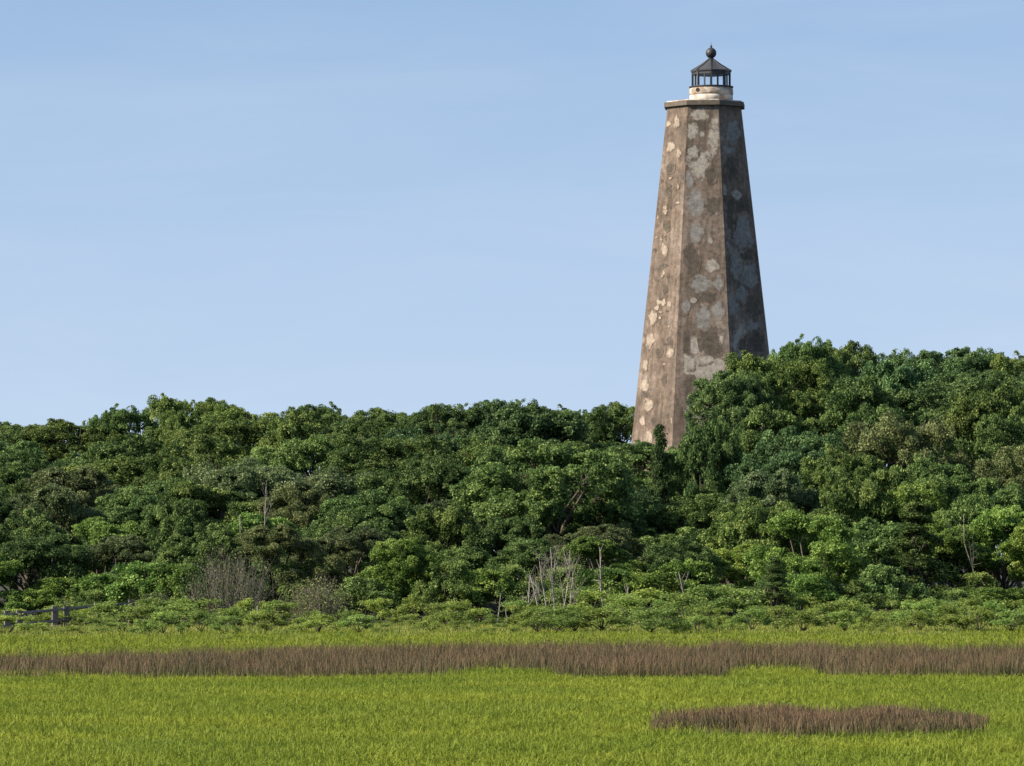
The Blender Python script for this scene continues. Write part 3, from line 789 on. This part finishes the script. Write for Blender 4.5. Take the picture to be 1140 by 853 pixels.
# outlines of the brown rush stands on the ground (photo pixels of the ground line)
BANDX = [-400, 0, 100, 200, 280, 350, 420, 480, 510, 560, 610, 640, 700, 760, 800, 815, 850, 905, 925, 1000, 1140, 1500]
BANDLO = [748, 749, 750, 751, 752, 754, 753, 751, 746, 739, 745, 755, 757, 757, 755, 745, 739, 743, 752, 755, 756, 757]
BANDHI = [742, 741, 738, 735, 732, 730, 729, 728, 728, 727, 727, 727, 727, 727, 727, 727, 728, 728, 729, 730, 730, 730]
def in_band(x, y):
    u, v = pix(x, y)
    wob = (vnoise(rng, x, y, 1.3, 8) - .5) * 7 + (vnoise(rng, x, y, 0.35, 9) - .5) * 5 + rng.normal(0, 2.6, len(x))
    return (v + wob < np.interp(u, BANDX, BANDLO)) & (v + wob > np.interp(u, BANDX, BANDHI))
def in_patch(x, y):
    u, v = pix(x, y)
    wob = (vnoise(rng, x, y, 1.1, 18) - .5) * 4 + (vnoise(rng, x, y, 0.3, 19) - .5) * 4 + rng.normal(0, 2.2, len(x))
    e = ((u - 912) / 190) ** 2 + ((v + wob - 807) / 8.0) ** 2
    return e < 1
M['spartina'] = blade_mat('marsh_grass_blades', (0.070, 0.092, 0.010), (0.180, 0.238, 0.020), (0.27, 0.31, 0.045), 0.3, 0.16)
M['rush'] = blade_mat('brown_rush_stems', (0.062, 0.085, 0.028), (0.192, 0.102, 0.080), (0.135, 0.122, 0.062), 0.25, 0.55, (0.62, 0.74, 0.62), (0.3, 0.95))
# near marsh grass
N1, N2 = 1800000, 460000
x1, y1 = scatter(rng, N1, 60, 124, 1.3, 0.9)
x2, y2 = scatter(rng, N2, 124, 232, 1.15)
x = np.concatenate([x1, x2]); y = np.concatenate([y1, y2])
cl = vnoise(rng, x, y, 0.16, 3)
keep = (cl + vnoise(rng, x, y, 0.5, 5) * 0.6 > 0.50) & ~((in_band(x, y) | in_patch(x, y)) & (vnoise(rng, x, y, 1.5, 27) + rng.uniform(0, .6, len(x)) < 0.72))
x, y, cl = x[keep], y[keep], cl[keep]
n_ = len(x)
far = np.clip((y - 120) / 60, 0, 1)
h = (0.11 + 0.12 * cl + 0.07 * vnoise(rng, x, y, 3.0, 6)) * rng.uniform(0.6, 1.25, n_) * (1 + 0.15 * far)
w = rng.uniform(0.006, 0.0125, n_) * (1 + 0.6 * far)
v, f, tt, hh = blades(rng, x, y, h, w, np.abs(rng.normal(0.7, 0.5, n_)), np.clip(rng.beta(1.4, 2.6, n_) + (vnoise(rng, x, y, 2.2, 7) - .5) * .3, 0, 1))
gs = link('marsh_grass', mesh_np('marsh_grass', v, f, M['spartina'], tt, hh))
tag(gs, 'bright yellow green marsh grass covering the whole foreground', 'grass', None, 'stuff')
def rush(name, test, d0, d1, n0, margin, hr_, label, seed, box=None):
    rng = np.random.default_rng(seed)
    x, y = scatter(rng, n0, d0, d1, margin)
    if box is not None:
        x = rng.uniform(box[0], box[1], n0)
    k = test(x, y) & (vnoise(rng, x, y, 1.5, seed + 3) + 0.5 * vnoise(rng, x, y, 0.4, seed + 4) + rng.uniform(-.35, .35, len(x)) > 0.5); x, y = x[k], y[k]; n_ = len(x)
    h = (hr_ * (0.62 + 0.6 * vnoise(rng, x, y, 0.9, seed))) * rng.uniform(0.45, 1.2, n_)
    v, f, tt, hh = blades(rng, x, y, h, rng.uniform(0.005, 0.011, n_), np.abs(rng.normal(0.16, 0.14, n_)), rng.beta(1.5, 2, n_))
    o_ = link(name, mesh_np(name, v, f, M['rush'], tt, hh))
    return tag(o_, label, 'rushes', None, 'stuff')
rush('brown_rushes', in_band, 116, 165, 520000, 1.2, 0.50, 'long brown band of rushes crossing the marsh from side to side', 31)
cpt = on_ground(912, 807)
rush('brown_rushes', in_patch, 76, 102, 260000, 1.0, 0.36, 'small oval patch of brown rushes in the bright grass at right', 32, (cpt.x - 3.8, cpt.x + 3.8))

# looser, taller pale grass where the marsh meets the shrubs
rng = np.random.default_rng(51)
x, y = scatter(rng, 290000, 172, 208, 1.2)
k = vnoise(rng, x, y, 1.6, 61) + 0.5 * vnoise(rng, x, y, 0.5, 62) + np.clip((y - 195) / 60, -.4, .2) > 0.86
x, y = x[k], y[k]
h = (0.18 + 0.26 * vnoise(rng, x, y, 1.1, 63) * np.clip((y - 165) / 35, 0.3, 1)) * rng.uniform(0.5, 1.2, len(x))
M['edge'] = blade_mat('edge_grass_blades', (0.09, 0.12, 0.020), (0.215, 0.26, 0.045), (0.33, 0.34, 0.11), 0.32, 0.25)
v, f, tt, hh = blades(rng, x, y, h, rng.uniform(0.010, 0.022, len(x)), np.abs(rng.normal(0.3, 0.25, len(x))), rng.beta(1.5, 2.2, len(x)))
tag(link('edge_grass', mesh_np('edge_grass', v, f, M['edge'], tt, hh)), 'taller pale tufty grass between the brown band and the marsh shrubs', 'grass', None, 'stuff')
